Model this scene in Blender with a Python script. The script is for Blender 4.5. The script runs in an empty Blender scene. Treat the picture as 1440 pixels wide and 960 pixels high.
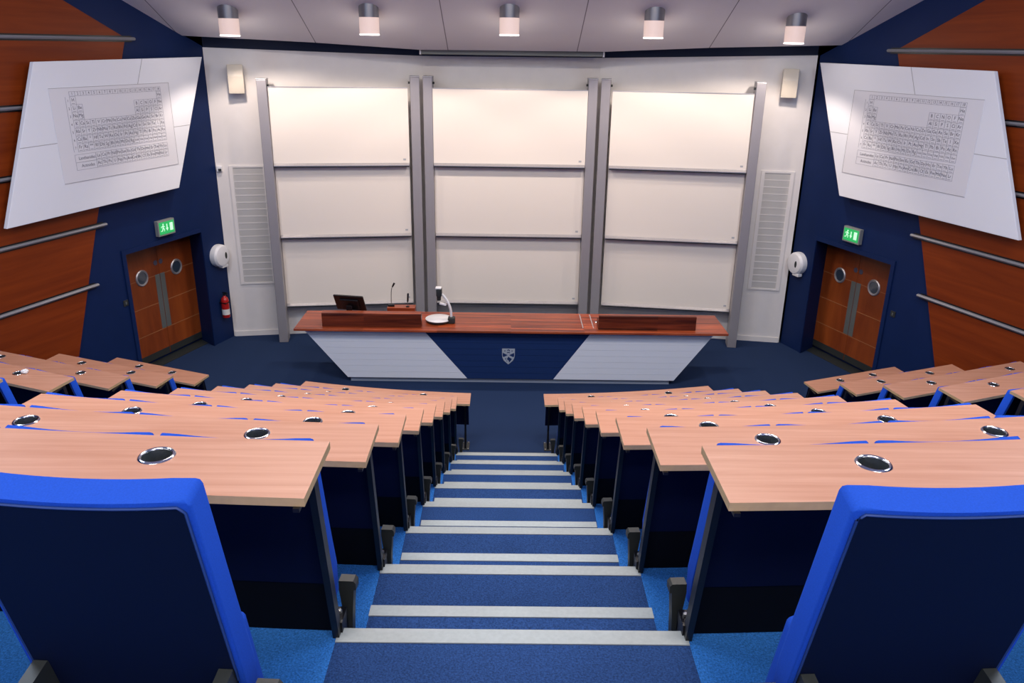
import bpy, bmesh, math, random
from mathutils import Vector, Matrix
random.seed(4)
scene = bpy.context.scene
COL = scene.collection
D2R = math.radians

# ------------------------------------------------------------------ helpers
def link(o):
    COL.objects.link(o); return o

def finish(name, bm, mats, parent=None, smooth=None, loc=None):
    me = bpy.data.meshes.new(name)
    bmesh.ops.recalc_face_normals(bm, faces=bm.faces)
    bm.to_mesh(me); bm.free()
    if not isinstance(mats, (list, tuple)): mats = [mats]
    for m in mats: me.materials.append(m)
    if smooth:
        for p in me.polygons: p.use_smooth = True
        me.set_sharp_from_angle(angle=D2R(smooth))
    o = link(bpy.data.objects.new(name, me))
    if parent is not None: o.parent = parent
    if loc is not None: o.location = loc
    return o

def thing(name, label, cat, loc=(0, 0, 0), rz=0.0, group=None):
    o = link(bpy.data.objects.new(name, None))
    o.empty_display_size = 0.05
    o.location = loc; o.rotation_euler = (0, 0, rz)
    o['label'] = label; o['category'] = cat
    if group: o['group'] = group
    return o

def tag(o, label, cat, group=None):
    o['label'] = label; o['category'] = cat
    if group: o['group'] = group
    return o

def struct(o):
    o['kind'] = 'structure'; return o

def BM(): return bmesh.new()

def box(bm, c, s, M=None, bevel=0.0, mi=0):
    r = bmesh.ops.create_cube(bm, size=1.0)
    vs = r['verts']
    bmesh.ops.scale(bm, verts=vs, vec=s)
    fs = set(f for v in vs for f in v.link_faces)
    if bevel > 0:
        es = list(set(e for v in vs for e in v.link_edges))
        rr = bmesh.ops.bevel(bm, geom=es, offset=bevel, segments=2, affect='EDGES', profile=0.5)
        vs = list(set(v for f in rr['faces'] for v in f.verts) | set(v for v in vs if v.is_valid))
        fs = set(f for v in vs for f in v.link_faces)
    for f in fs: f.material_index = mi
    T = Matrix.Translation(c)
    if M is not None: T = T @ M
    bmesh.ops.transform(bm, matrix=T, verts=vs)
    return vs

def prism(bm, pts, ext, fn=None, mi=0):
    """polygon pts (list of Vector 3D) extruded by vector ext"""
    P = [bm.verts.new(p) for p in pts]
    Q = [bm.verts.new(Vector(p) + Vector(ext)) for p in pts]
    n = len(P); fs = []
    fs.append(bm.faces.new(P)); fs.append(bm.faces.new(Q[::-1]))
    for i in range(n):
        j = (i + 1) % n
        fs.append(bm.faces.new((P[i], Q[i], Q[j], P[j])))
    for f in fs: f.material_index = mi
    return P + Q

def cyl(bm, p0, p1, r0, r1=None, seg=20, caps=True, mi=0):
    r1 = r0 if r1 is None else r1
    p0, p1 = Vector(p0), Vector(p1); d = p1 - p0
    q = d.to_track_quat('Z', 'Y').to_matrix()
    A, B = [], []
    for i in range(seg):
        a = 2 * math.pi * i / seg
        v = q @ Vector((math.cos(a), math.sin(a), 0))
        A.append(bm.verts.new(p0 + v * r0)); B.append(bm.verts.new(p1 + v * r1))
    fs = []
    for i in range(seg):
        j = (i + 1) % seg
        fs.append(bm.faces.new((A[i], A[j], B[j], B[i])))
    if caps:
        fs.append(bm.faces.new(A[::-1])); fs.append(bm.faces.new(B))
    for f in fs: f.material_index = mi
    return A + B

def tube(bm, pts, r, seg=10, mi=0, radii=None):
    pts = [Vector(p) for p in pts]; n = len(pts); rings = []
    for i, p in enumerate(pts):
        d = (pts[min(i + 1, n - 1)] - pts[max(i - 1, 0)]).normalized()
        up = Vector((0, 0, 1)) if abs(d.z) < 0.95 else Vector((1, 0, 0))
        a = d.cross(up).normalized(); b = a.cross(d).normalized()
        rr = radii[i] if radii else r
        rings.append([bm.verts.new(p + a * rr * math.cos(t) + b * rr * math.sin(t))
                      for t in [2 * math.pi * k / seg for k in range(seg)]])
    for i in range(n - 1):
        for k in range(seg):
            j = (k + 1) % seg
            f = bm.faces.new((rings[i][k], rings[i][j], rings[i + 1][j], rings[i + 1][k])); f.material_index = mi
    for R_ in (rings[0][::-1], rings[-1]):
        f = bm.faces.new(R_); f.material_index = mi

def lathe(bm, prof, seg=32, M=None, mi=0, closed=False):
    """prof list of (r,z); spun round z"""
    rings = []
    allv = []
    for r, z in prof:
        if r < 1e-6:
            v = bm.verts.new((0, 0, z)); rings.append([v]); allv.append(v)
        else:
            ring = [bm.verts.new((r * math.cos(2 * math.pi * k / seg), r * math.sin(2 * math.pi * k / seg), z)) for k in range(seg)]
            rings.append(ring); allv += ring
    idx = list(range(len(rings) - 1))
    pairs = [(i, i + 1) for i in idx]
    if closed: pairs.append((len(rings) - 1, 0))
    for i, j2 in pairs:
        A, B = rings[i], rings[j2]
        for k in range(seg):
            j = (k + 1) % seg
            if len(A) == 1 and len(B) == 1: continue
            if len(A) == 1: f = bm.faces.new((A[0], B[j], B[k]))
            elif len(B) == 1: f = bm.faces.new((A[k], A[j], B[0]))
            else: f = bm.faces.new((A[k], A[j], B[j], B[k]))
            f.material_index = mi
    if M is not None: bmesh.ops.transform(bm, matrix=M, verts=allv)
    return allv

def holed(bm, outer, holes, z, thick, mi_side=0, mi_top=0):
    """flat plate with holes: outer = [(x,y)], holes = [[(x,y)]]; top at z, extruded down"""
    loops = [outer] + holes
    edges = []; V = []
    for lp in loops:
        vs = [bm.verts.new((x, y, z)) for x, y in lp]; V.append(vs)
        for i in range(len(vs)):
            edges.append(bm.edges.new((vs[i], vs[(i + 1) % len(vs)])))
    r = bmesh.ops.triangle_fill(bm, use_beauty=True, use_dissolve=False, edges=edges)
    tops = [g for g in r['geom'] if isinstance(g, bmesh.types.BMFace)]
    for f in tops: f.material_index = mi_top
    for vs in V:
        low = [bm.verts.new((v.co.x, v.co.y, z - thick)) for v in vs]
        n = len(vs)
        for i in range(n):
            j = (i + 1) % n
            f = bm.faces.new((vs[i], vs[j], low[j], low[i])); f.material_index = mi_side
        vs_low = low
        for i in range(n):
            bm.edges.get((low[i], low[(i + 1) % n]))
        V[V.index(vs)] = (vs, low)
    low_edges = []
    for vs, low in V:
        for i in range(len(low)):
            low_edges.append(bm.edges.get((low[i], low[(i + 1) % len(low)])))
    r = bmesh.ops.triangle_fill(bm, use_beauty=True, use_dissolve=False, edges=low_edges)
    for g in r['geom']:
        if isinstance(g, bmesh.types.BMFace): g.material_index = mi_side

# ------------------------------------------------------------------ materials
def newmat(name):
    m = bpy.data.materials.new(name); m.use_nodes = True
    return m, m.node_tree.nodes, m.node_tree.links, m.node_tree.nodes['Principled BSDF']

def plain(name, col, rough=0.6, metal=0.0, spec=0.5, noise=0.0, scale=30.0, emit=None, estr=0.0, coat=0.0):
    m, N, L, B = newmat(name)
    B.inputs['Base Color'].default_value = (*col, 1)
    B.inputs['Roughness'].default_value = rough
    B.inputs['Metallic'].default_value = metal
    B.inputs['Specular IOR Level'].default_value = spec
    B.inputs['Coat Weight'].default_value = coat
    if noise > 0:
        tc = N.new('ShaderNodeTexCoord'); nz = N.new('ShaderNodeTexNoise')
        nz.inputs['Scale'].default_value = scale; nz.inputs['Detail'].default_value = 4
        L.new(tc.outputs['Object'], nz.inputs['Vector'])
        mr = N.new('ShaderNodeMapRange')
        mr.inputs[1].default_value = 0.3; mr.inputs[2].default_value = 0.7
        mr.inputs[3].default_value = 1 - noise; mr.inputs[4].default_value = 1 + noise
        L.new(nz.outputs['Fac'], mr.inputs[0])
        mx = N.new('ShaderNodeVectorMath'); mx.operation = 'SCALE'
        mx.inputs[0].default_value = col
        L.new(mr.outputs[0], mx.inputs['Scale'])
        L.new(mx.outputs[0], B.inputs['Base Color'])
    if emit:
        B.inputs['Emission Color'].default_value = (*emit, 1)
        B.inputs['Emission Strength'].default_value = estr
    return m

def wood(name, dark, light, scale=(1.2, 22, 22), rough=0.4, spec=0.4, planks=None, coat=0.0, contrast=(0.35, 0.68)):
    m, N, L, B = newmat(name)
    tc = N.new('ShaderNodeTexCoord'); mp = N.new('ShaderNodeMapping')
    mp.inputs['Scale'].default_value = scale
    L.new(tc.outputs['Object'], mp.inputs['Vector'])
    n1 = N.new('ShaderNodeTexNoise'); n1.inputs['Scale'].default_value = 1.0
    n1.inputs['Detail'].default_value = 7; n1.inputs['Roughness'].default_value = 0.62
    n1.inputs['Distortion'].default_value = 0.6
    L.new(mp.outputs[0], n1.inputs['Vector'])
    cr = N.new('ShaderNodeValToRGB')
    cr.color_ramp.elements[0].position = contrast[0]; cr.color_ramp.elements[0].color = (*dark, 1)
    cr.color_ramp.elements[1].position = contrast[1]; cr.color_ramp.elements[1].color = (*light, 1)
    L.new(n1.outputs['Fac'], cr.inputs[0])
    out = cr.outputs[0]
    if planks:
        # board-to-board tone: cells across the grain and along it
        mp2 = N.new('ShaderNodeMapping'); mp2.inputs['Scale'].default_value = planks
        L.new(tc.outputs['Object'], mp2.inputs['Vector'])
        wn = N.new('ShaderNodeTexWhiteNoise'); wn.noise_dimensions = '3D'
        fl = N.new('ShaderNodeVectorMath'); fl.operation = 'FLOOR'
        L.new(mp2.outputs[0], fl.inputs[0]); L.new(fl.outputs[0], wn.inputs['Vector'])
        mr = N.new('ShaderNodeMapRange'); mr.inputs[3].default_value = 0.62; mr.inputs[4].default_value = 1.25
        L.new(wn.outputs['Value'], mr.inputs[0])
        sc = N.new('ShaderNodeVectorMath'); sc.operation = 'SCALE'
        L.new(out, sc.inputs[0]); L.new(mr.outputs[0], sc.inputs['Scale'])
        out = sc.outputs[0]
    L.new(out, B.inputs['Base Color'])
    B.inputs['Roughness'].default_value = rough
    B.inputs['Specular IOR Level'].default_value = spec
    B.inputs['Coat Weight'].default_value = coat
    B.inputs['Coat Roughness'].default_value = 0.15
    return m

AW = 0.60
def carpet(name, base, aisle=None):
    m, N, L, B = newmat(name)
    tc = N.new('ShaderNodeTexCoord')
    nz = N.new('ShaderNodeTexNoise'); nz.inputs['Scale'].default_value = 150; nz.inputs['Detail'].default_value = 3
    nz.inputs['Roughness'].default_value = 0.75
    L.new(tc.outputs['Object'], nz.inputs['Vector'])
    mr = N.new('ShaderNodeMapRange'); mr.inputs[1].default_value = 0.32; mr.inputs[2].default_value = 0.68
    mr.inputs[3].default_value = 0.55; mr.inputs[4].default_value = 1.5
    L.new(nz.outputs['Fac'], mr.inputs[0])
    sc = N.new('ShaderNodeVectorMath'); sc.operation = 'SCALE'
    if aisle:
        sx = N.new('ShaderNodeSeparateXYZ'); L.new(tc.outputs['Object'], sx.inputs[0])
        ab = N.new('ShaderNodeMath'); ab.operation = 'ABSOLUTE'; L.new(sx.outputs[0], ab.inputs[0])
        lt = N.new('ShaderNodeMath'); lt.operation = 'LESS_THAN'; lt.inputs[1].default_value = AW
        L.new(ab.outputs[0], lt.inputs[0])
        mx = N.new('ShaderNodeMix'); mx.data_type = 'RGBA'
        mx.inputs['A'].default_value = (*base, 1); mx.inputs['B'].default_value = (*aisle, 1)
        L.new(lt.outputs[0], mx.inputs['Factor'])
        L.new(mx.outputs['Result'], sc.inputs[0])
    else:
        sc.inputs[0].default_value = base
    L.new(mr.outputs[0], sc.inputs['Scale'])
    L.new(sc.outputs[0], B.inputs['Base Color'])
    B.inputs['Roughness'].default_value = 0.95
    B.inputs['Specular IOR Level'].default_value = 0.1
    bp = N.new('ShaderNodeBump'); bp.inputs['Strength'].default_value = 0.5; bp.inputs['Distance'].default_value = 0.006
    L.new(nz.outputs['Fac'], bp.inputs['Height']); L.new(bp.outputs[0], B.inputs['Normal'])
    return m

M_floor = carpet('carpet_navy', (0.0165, 0.034, 0.088))
M_tier = carpet('carpet_blue', (0.030, 0.165, 0.50), aisle=(0.022, 0.058, 0.175))
M_navy = plain('paint_navy', (0.0050, 0.0175, 0.078), 0.55, spec=0.15, noise=0.05, scale=3)
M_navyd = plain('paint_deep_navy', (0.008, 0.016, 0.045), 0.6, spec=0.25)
M_white = plain('paint_white', (0.80, 0.76, 0.73), 0.55, noise=0.02, scale=5)
M_board = plain('whiteboard_enamel', (0.83, 0.765, 0.69), 0.22, spec=0.4)
M_alu = plain('brushed_aluminium', (0.50, 0.49, 0.51), 0.42, metal=0.75, noise=0.06, scale=40)
M_alup = plain('painted_aluminium', (0.34, 0.325, 0.345), 0.42, metal=0.3)
M_rail = plain('satin_rail', (0.26, 0.26, 0.28), 0.5, metal=0.3)
M_case = plain('grey_green_case', (0.16, 0.17, 0.16), 0.5)
M_nosing = plain('ribbed_aluminium', (0.35, 0.385, 0.38), 0.55, noise=0.06, scale=60)
M_desk = wood('beech_laminate', (0.48, 0.218, 0.132), (0.585, 0.298, 0.198), (1.3, 34, 34), 0.38, 0.4)
M_lip = plain('beech_lipping', (0.52, 0.36, 0.19), 0.5, noise=0.1, scale=20)
M_bench = wood('mahogany_block', (0.17, 0.024, 0.009), (0.50, 0.108, 0.034), (0.9, 18, 18), 0.30, 0.45, planks=(0.9, 14, 14), coat=0.12)
M_darkwood = wood('dark_mahogany', (0.065, 0.010, 0.004), (0.19, 0.036, 0.012), (0.9, 18, 18), 0.4, 0.35, planks=(0.9, 14, 14))
M_cherry = wood('cherry_veneer', (0.145, 0.0195, 0.0025), (0.25, 0.042, 0.0045), (0.5, 4, 9), 0.48, 0.22, contrast=(0.25, 0.75))
M_dooru = wood('cherry_door', (0.17, 0.031, 0.006), (0.27, 0.060, 0.011), (4, 4, 0.7), 0.4, 0.4)
M_fab = plain('royal_blue_fabric', (0.012, 0.075, 0.50), 0.85, spec=0.15, noise=0.08, scale=260)
M_shell = plain('navy_seat_back', (0.0012, 0.0045, 0.0235), 0.7, spec=0.12)
M_pipe = plain('blue_piping', (0.012, 0.045, 0.20), 0.6)
M_panel = plain('navy_laminate', (0.0022, 0.0045, 0.026), 0.6, spec=0.12)
M_black = plain('black_steel', (0.006, 0.006, 0.008), 0.38, spec=0.4)
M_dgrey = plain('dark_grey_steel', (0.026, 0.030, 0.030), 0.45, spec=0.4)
M_chrome = plain('chrome', (0.80, 0.80, 0.80), 0.12, metal=1.0)
M_cup = plain('dark_chrome', (0.30, 0.34, 0.36), 0.25, metal=0.9)
M_bolt = plain('zinc_bolt', (0.6, 0.6, 0.58), 0.3, metal=0.9)
M_ceil = None
M_kick = plain('black_kick_board', (0.0025, 0.003, 0.005), 0.7, spec=0.1)
M_bpanel = plain('white_bench_panel', (0.74, 0.77, 0.84), 0.45)
M_plinth = plain('grey_plinth', (0.30, 0.34, 0.42), 0.5)
M_nvpanel = plain('navy_bench_panel', (0.010, 0.030, 0.115), 0.4, spec=0.4)
M_screen = plain('screen_white', (0.84, 0.86, 0.91), 0.6)
M_seam = plain('seam_grey', (0.42, 0.42, 0.44), 0.7)
M_poster = plain('poster_film', (0.79, 0.79, 0.83), 0.5)
M_ink = plain('poster_ink', (0.07, 0.07, 0.11), 0.7)
M_grid = plain('poster_grid', (0.34, 0.34, 0.40), 0.7)
M_plast = plain('cream_plastic', (0.70, 0.63, 0.52), 0.45)
M_wplast = plain('white_plastic', (0.78, 0.78, 0.80), 0.3)
M_dark = plain('dark_recess', (0.02, 0.022, 0.025), 0.5)
M_glassd = plain('porthole_glass', (0.03, 0.045, 0.07), 0.06, spec=0.8)
M_bsteel = plain('satin_steel', (0.22, 0.24, 0.23), 0.4, metal=0.6)
M_inlay = plain('inlay_line', (0.32, 0.13, 0.05), 0.5)
M_red = plain('extinguisher_red', (0.42, 0.012, 0.010), 0.3)
M_tagw = plain('label_white', (0.7, 0.7, 0.68), 0.5)
M_signf = plain('sign_frame', (0.32, 0.33, 0.31), 0.4, metal=0.3)
M_signg = plain('exit_green', (0.01, 0.30, 0.08), 0.5, emit=(0.03, 0.55, 0.13), estr=0.55)
M_signw = plain('exit_pictogram', (0.7, 0.9, 0.75), 0.5, emit=(0.40, 1.0, 0.55), estr=0.6)
M_lampm = plain('lamp_metal', (0.27, 0.27, 0.29), 0.38, metal=0.7)
M_lampg = plain('lamp_frosted_sleeve', (0.6, 0.5, 0.47), 0.5, emit=(1.0, 0.72, 0.62), estr=0.5)
M_lampr = plain('lamp_glowing_rim', (0.9, 0.9, 0.9), 0.5, emit=(1.0, 0.93, 0.88), estr=2.5)
M_paper = plain('crumpled_paper_white', (0.8, 0.8, 0.8), 0.8)
M_blue_disc = plain('blue_door_disc', (0.06, 0.06, 0.10), 0.5)
M_silver = plain('crest_silver', (0.50, 0.54, 0.60), 0.4, metal=0.3)

def ceiling_mat():
    m, N, L, B = newmat('ceiling_panels')
    tc = N.new('ShaderNodeTexCoord'); sx = N.new('ShaderNodeSeparateXYZ')
    L.new(tc.outputs['Object'], sx.inputs[0])
    a = N.new('ShaderNodeMath'); a.operation = 'ADD'; a.inputs[1].default_value = 3.02 + 2.03 * 10.5
    L.new(sx.outputs[0], a.inputs[0])
    mo = N.new('ShaderNodeMath'); mo.operation = 'MODULO'; mo.inputs[1].default_value = 2.03
    L.new(a.outputs[0], mo.inputs[0])
    s = N.new('ShaderNodeMath'); s.operation = 'SUBTRACT'; s.inputs[1].default_value = 1.015
    L.new(mo.outputs[0], s.inputs[0])
    ab = N.new('ShaderNodeMath'); ab.operation = 'ABSOLUTE'; L.new(s.outputs[0], ab.inputs[0])
    lt = N.new('ShaderNodeMath'); lt.operation = 'LESS_THAN'; lt.inputs[1].default_value = 0.007
    L.new(ab.outputs[0], lt.inputs[0])
    mx = N.new('ShaderNodeMix'); mx.data_type = 'RGBA'
    mx.inputs['A'].default_value = (0.70, 0.66, 0.67, 1); mx.inputs['B'].default_value = (0.22, 0.20, 0.21, 1)
    L.new(lt.outputs[0], mx.inputs['Factor']); L.new(mx.outputs['Result'], B.inputs['Base Color'])
    B.inputs['Roughness'].default_value = 0.85
    return m
M_ceil = ceiling_mat()

def perforated_mat():
    m, N, L, B = newmat('perforated_sheet')
    tc = N.new('ShaderNodeTexCoord'); mp = N.new('ShaderNodeMapping')
    L.new(tc.outputs['Object'], mp.inputs['Vector'])
    v = N.new('ShaderNodeTexVoronoi'); v.inputs['Scale'].default_value = 42; v.inputs['Randomness'].default_value = 0.0
    L.new(mp.outputs[0], v.inputs['Vector'])
    lt = N.new('ShaderNodeMath'); lt.operation = 'LESS_THAN'; lt.inputs[1].default_value = 0.42
    L.new(v.outputs['Distance'], lt.inputs[0])
    mx = N.new('ShaderNodeMix'); mx.data_type = 'RGBA'
    mx.inputs['A'].default_value = (0.60, 0.58, 0.55, 1); mx.inputs['B'].default_value = (0.20, 0.19, 0.18, 1)
    L.new(lt.outputs[0], mx.inputs['Factor']); L.new(mx.outputs['Result'], B.inputs['Base Color'])
    B.inputs['Roughness'].default_value = 0.6
    return m
M_perf = perforated_mat()

# ------------------------------------------------------------------ layout constants
DY, DZ = 0.8903, 0.37738
HD = 0.74                                   # desk height above its tier
DW = 0.335                                  # desk depth
WS, WC = math.sin(D2R(19.2)), math.cos(D2R(19.2))
WP = {-1: Vector((-5.05, 3.56, 0)), 1: Vector((5.09, 3.56, 0))}   # pier corners of the side walls
CEIL0, CSL, CY = 5.0, 0.416, 3.68
YFLAT, YBACK = -2.4, -11.6
def ceil_z(y): return CEIL0 + CSL * (CY - max(y, YFLAT))
def wallp(sd, s, z, d=0.0):
    """point on a side wall: s along the wall towards the front, d out into the room"""
    t = Vector((-sd * WS, WC, 0)); n = Vector((-sd * WC, -WS, 0))
    # inward normal of each wall
    n = Vector((WC, -WS, 0)) if sd < 0 else Vector((-WC, -WS, 0))
    p = WP[sd] + t * s + n * d
    return Vector((p.x, p.y, z))
def wall_x(sd, y):
    return WP[sd].x + sd * (WS / WC) * (WP[sd].y - y)
def Rk(k): return 10.4 + 0.85 * k
def y0(k): return 0.03 if k == 0 else -0.035
def sag(k, x):
    x = abs(x); return (x * x) / (2 * Rk(k))
def tip(k): return 3.99 + 0.06 * k, (0.545 - 0.042 * k)     # outer desk tip |x|, rel y
OA = D2R(21.5)

# ------------------------------------------------------------------ room shell
# flat floor
bm = BM()
fl = [(-7.3, -1.5), (7.3, -1.5), (6.2, 5.2), (-6.2, 5.2)]
prism(bm, [Vector((x, y, -0.12)) for x, y in fl], (0, 0, 0.12))
struct(finish('floor', bm, M_floor))

def tier_front(k):
    pts = []
    yk = -k * DY
    half = [(AW, 0.0)]
    for i in range(1, 8):
        x = AW + (2.78 - AW) * i / 7
        half.append((x, 0.0 + sag(k, x) - sag(k, AW)))
    tx, ty = tip(k)
    half.append((tx, ty + 0.02))
    return [(x, yk + y) for x, y in half]
for k in range(1, 10):
    half = tier_front(k)
    tx, ty = half[-1]
    bm = BM()
    P = []
    ends = {}
    for sd in (-1, 1):
        # meet the side wall along the outer-bank direction
        x, y = tx, ty
        while x < abs(wall_x(sd, y)) - 0.02: x += 0.01; y += 0.01 * math.tan(OA)
        ends[sd] = (sd * x, y)
    P.append(ends[-1])
    P += [(-x, y) for x, y in half[::-1]] + half
    P.append(ends[1])
    P.append((wall_x(1, YBACK) - 0.02, YBACK)); P.append((wall_x(-1, YBACK) + 0.02, YBACK))
    z0 = (k - 1) * DZ
    prism(bm, [Vector((x, y, z0)) for x, y in P], (0, 0, DZ))
    struct(finish('floor_tier', bm, M_tier))
    # half step in the centre aisle
    bm = BM()
    h = DZ / 2
    box(bm, (0, -k * DY + 0.18, z0 + h / 2), (1.11, 0.36, h))
    struct(finish('floor_step', bm, M_tier))
    # aluminium nosings: full tier edge and half step
    for (w, yf, z, dd) in ((0.60, -k * DY, k * DZ, 0.062), (0.556, -k * DY + 0.36, z0 + h, 0.056)):
        bm = BM()
        prof = [(yf + 0.006, z - 0.03), (yf + 0.006, z + 0.004), (yf - dd, z + 0.004), (yf - dd, z), (yf, z), (yf, z - 0.03)]
        prism(bm, [Vector((-w, y, zz)) for y, zz in prof], (2 * w, 0, 0))
        struct(finish('trim_%d' % (1 + (k - 1) * 2 + (0 if w == 0.60 else 1)), bm, M_nosing))

# side walls with a recessed double-door bay
S_END = 0.57
def side_wall(sd):
    name = 'wall_left' if sd < 0 else 'wall_right'
    bm = BM()
    s_back = -(WP[sd].y - YBACK) / WC
    s_flat = -(WP[sd].y - YFLAT) / WC
    def top(s): return ceil_z(wallp(sd, s, 0).y) + 0.02
    oL, oR, oh = -1.62, 0.02, 1.99
    out = [(s_back, 0), (oL, 0), (oL, oh), (oR, oh), (oR, 0), (S_END, 0), (S_END, top(S_END)), (s_flat, top(s_flat)), (s_back, top(s_back))]
    vs = [bm.verts.new(wallp(sd, s, z)) for s, z in out]
    es = [bm.edges.new((vs[i], vs[(i + 1) % len(vs)])) for i in range(len(vs))]
    bmesh.ops.triangle_fill(bm, use_beauty=True, edges=es)
    # recess: left jamb, splayed right jamb, soffit, back
    d = -0.42
    a, b, c, e = wallp(sd, oL, 0), wallp(sd, oL, oh), wallp(sd, oR, oh), wallp(sd, oR, 0)
    A, B_, C, E_ = wallp(sd, -1.44, 0, d), wallp(sd, -1.44, oh, d), wallp(sd, 0.205, oh, d), wallp(sd, 0.205, 0, d)
    for q in ((a, b, B_, A), (b, c, C, B_), (c, e, E_, C), (A, B_, C, E_)):
        bm.faces.new([bm.verts.new(p) for p in q])
    return struct(finish(name, bm, M_navy))
for sd in (-1, 1): side_wall(sd)

# front wall: white lining in three facets, navy above
WF = [(-4.86, 4.1), (-1.45, 4.672), (1.49, 4.672), (4.87, 4.105)]
ZT = [4.83, 4.745, 4.755, 4.85]
bm = BM()
for i in range(3):
    (xa, ya), (xb, yb) = WF[i], WF[i + 1]
    bm.faces.new([bm.verts.new(p) for p in ((xa, ya, 0), (xb, yb, 0), (xb, yb, ZT[i + 1]), (xa, ya, ZT[i]))])
struct(finish('wall_front', bm, M_white))
bm = BM()
for i in range(3):
    (xa, ya), (xb, yb) = WF[i], WF[i + 1]
    bm.faces.new([bm.verts.new(p) for p in ((xa, ya + 0.012, ZT[i]), (xb, yb + 0.012, ZT[i + 1]), (xb, yb + 0.012, 5.6), (xa, ya + 0.012, 5.6))])
struct(finish('wall_front_upper', bm, M_navyd))
for nm, i in (('baseboard_left', 0), ('baseboard_right', 2)):
    (xa, ya), (xb, yb) = WF[i], WF[i + 1]
    d = Vector((xb - xa, yb - ya, 0)).normalized(); n = Vector((d.y, -d.x, 0))
    bm = BM()
    p0, p1 = Vector((xa, ya, 0)) + n * 0.002 + d * 0.02, Vector((xb, yb, 0)) + n * 0.002 - d * 0.02
    prism(bm, [p0, p1, p1 + Vector((0, 0, 0.09)), p0 + Vector((0, 0, 0.09))], n * 0.016)
    struct(finish(nm, bm, M_white))
# dark blue strip closing the corner between lining and side walls is the side wall itself
# back wall
bm = BM()
bm.faces.new([bm.verts.new(p) for p in ((wall_x(-1, YBACK), YBACK, 0), (wall_x(1, YBACK), YBACK, 0), (wall_x(1, YBACK), YBACK, 7.6), (wall_x(-1, YBACK), YBACK, 7.6))])
struct(finish('wall_back', bm, M_white))

# ceiling: slopes up with the seating, then level
bm = BM()
front = [(-5.05, 3.69), (-3.06, 3.86), (-1.44, 4.06), (1.47, 4.03), (3.09, 3.83), (5.09, 3.67)]
T = 0.04
prism(bm, [Vector((x, y, ceil_z(y))) for x, y in front] +
      [Vector((wall_x(1, YFLAT), YFLAT, ceil_z(YFLAT))), Vector((wall_x(-1, YFLAT), YFLAT, ceil_z(YFLAT)))], (0, 0, T))
prism(bm, [Vector((wall_x(-1, YFLAT), YFLAT, ceil_z(YFLAT))), Vector((wall_x(1, YFLAT), YFLAT, ceil_z(YFLAT))),
           Vector((wall_x(1, YBACK), YBACK, ceil_z(YBACK))), Vector((wall_x(-1, YBACK), YBACK, ceil_z(YBACK)))], (0, 0, T))
struct(finish('ceiling', bm, M_ceil))
# dark void above the ceiling edge
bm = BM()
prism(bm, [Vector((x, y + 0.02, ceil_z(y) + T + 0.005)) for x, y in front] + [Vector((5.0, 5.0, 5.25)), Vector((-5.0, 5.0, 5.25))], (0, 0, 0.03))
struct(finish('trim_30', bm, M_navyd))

# projector screen case let in behind the ceiling edge
t = thing('screen_case', 'long grey roller screen case in the gap between ceiling and wall', 'screen case', (0.02, 4.235, 4.772))
bm = BM(); box(bm, (0, 0, 0.045), (2.9, 0.13, 0.085), bevel=0.012); finish('case', bm, M_case, t)
for sx in (-1, 1):
    bm = BM(); box(bm, (sx * 1.46, 0, 0.045), (0.03, 0.14, 0.10), bevel=0.008); finish('end_cap', bm, M_alu, t)
bm = BM(); box(bm, (0, 0.01, -0.004), (2.82, 0.03, 0.012)); finish('bottom_bar', bm, M_navyd, t)

# ------------------------------------------------------------------ whiteboards
def along(a, b):
    d = Vector((b[0] - a[0], b[1] - a[1], 0)); L = d.length
    return d.normalized(), L
ROWN = ['bottom', 'middle', 'top']
BAYS = [('left bay', (-3.835, 3.86), (-1.65, 4.17)), ('centre bay', (-1.265, 4.19), (1.265, 4.19)), ('right bay', (1.645, 4.17), (3.875, 3.86))]
ZB = [(0.60, 1.84), (1.83, 3.05), (3.03, 4.265)]
for bay, a, b in BAYS:
    d, L = along(a, b)
    rz = math.atan2(d.y, d.x)
    for r in range(3):
        back = 0.075 * (2 - r)
        z0, z1 = ZB[r]
        n = Vector((-d.y, d.x, 0))
        mid = (Vector((*a, 0)) + Vector((*b, 0))) / 2 + n * back
        t = thing('whiteboard', '%s sliding whiteboard in the %s of the wall' % (ROWN[r], bay), 'whiteboard', (mid.x, mid.y, z0), rz, 'sliding whiteboards')
        h = z1 - z0
        bm = BM(); box(bm, (0, 0.015, h / 2 + 0.01), (L - 0.012, 0.024, h - 0.02), bevel=0.003); finish('writing_surface', bm, M_board, t)
        bm = BM()
        prof = [(0.003, 0.0), (-0.045, 0.0), (-0.045, 0.012), (-0.03, 0.022), (0.003, 0.045)]
        prism(bm, [Vector((-L / 2 + 0.01, y, z)) for y, z in prof], (L - 0.02, 0, 0)); finish('pen_ledge', bm, M_alu, t)
        bm = BM(); box(bm, (0, -0.016, -0.010), (L - 0.03, 0.036, 0.020)); finish('ledge_shadow_strip', bm, M_dgrey, t)  # dark strip added to deepen the shadow under the ledge
        bm = BM(); box(bm, (0, 0.012, h - 0.004), (L - 0.012, 0.034, 0.012)); finish('top_edge', bm, M_alu, t)
        bm = BM(); box(bm, (L / 2 - 0.09, 0.0015, 0.10), (0.045, 0.003, 0.03)); finish('maker_plate', bm, M_seam, t)
COLS = [('outer left', (-3.915, 3.90), (2.185, 0.31), 4.37), ('left inner', (-1.555, 4.28), (2.185, 0.31), 4.43), ('centre left', (-1.338, 4.29), (1, 0), 4.43),
        ('centre right', (1.338, 4.29), (1, 0), 4.43), ('right inner', (1.555, 4.28), (2.23, -0.31), 4.43), ('outer right', (3.955, 3.90), (2.23, -0.31), 4.43)]
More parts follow.
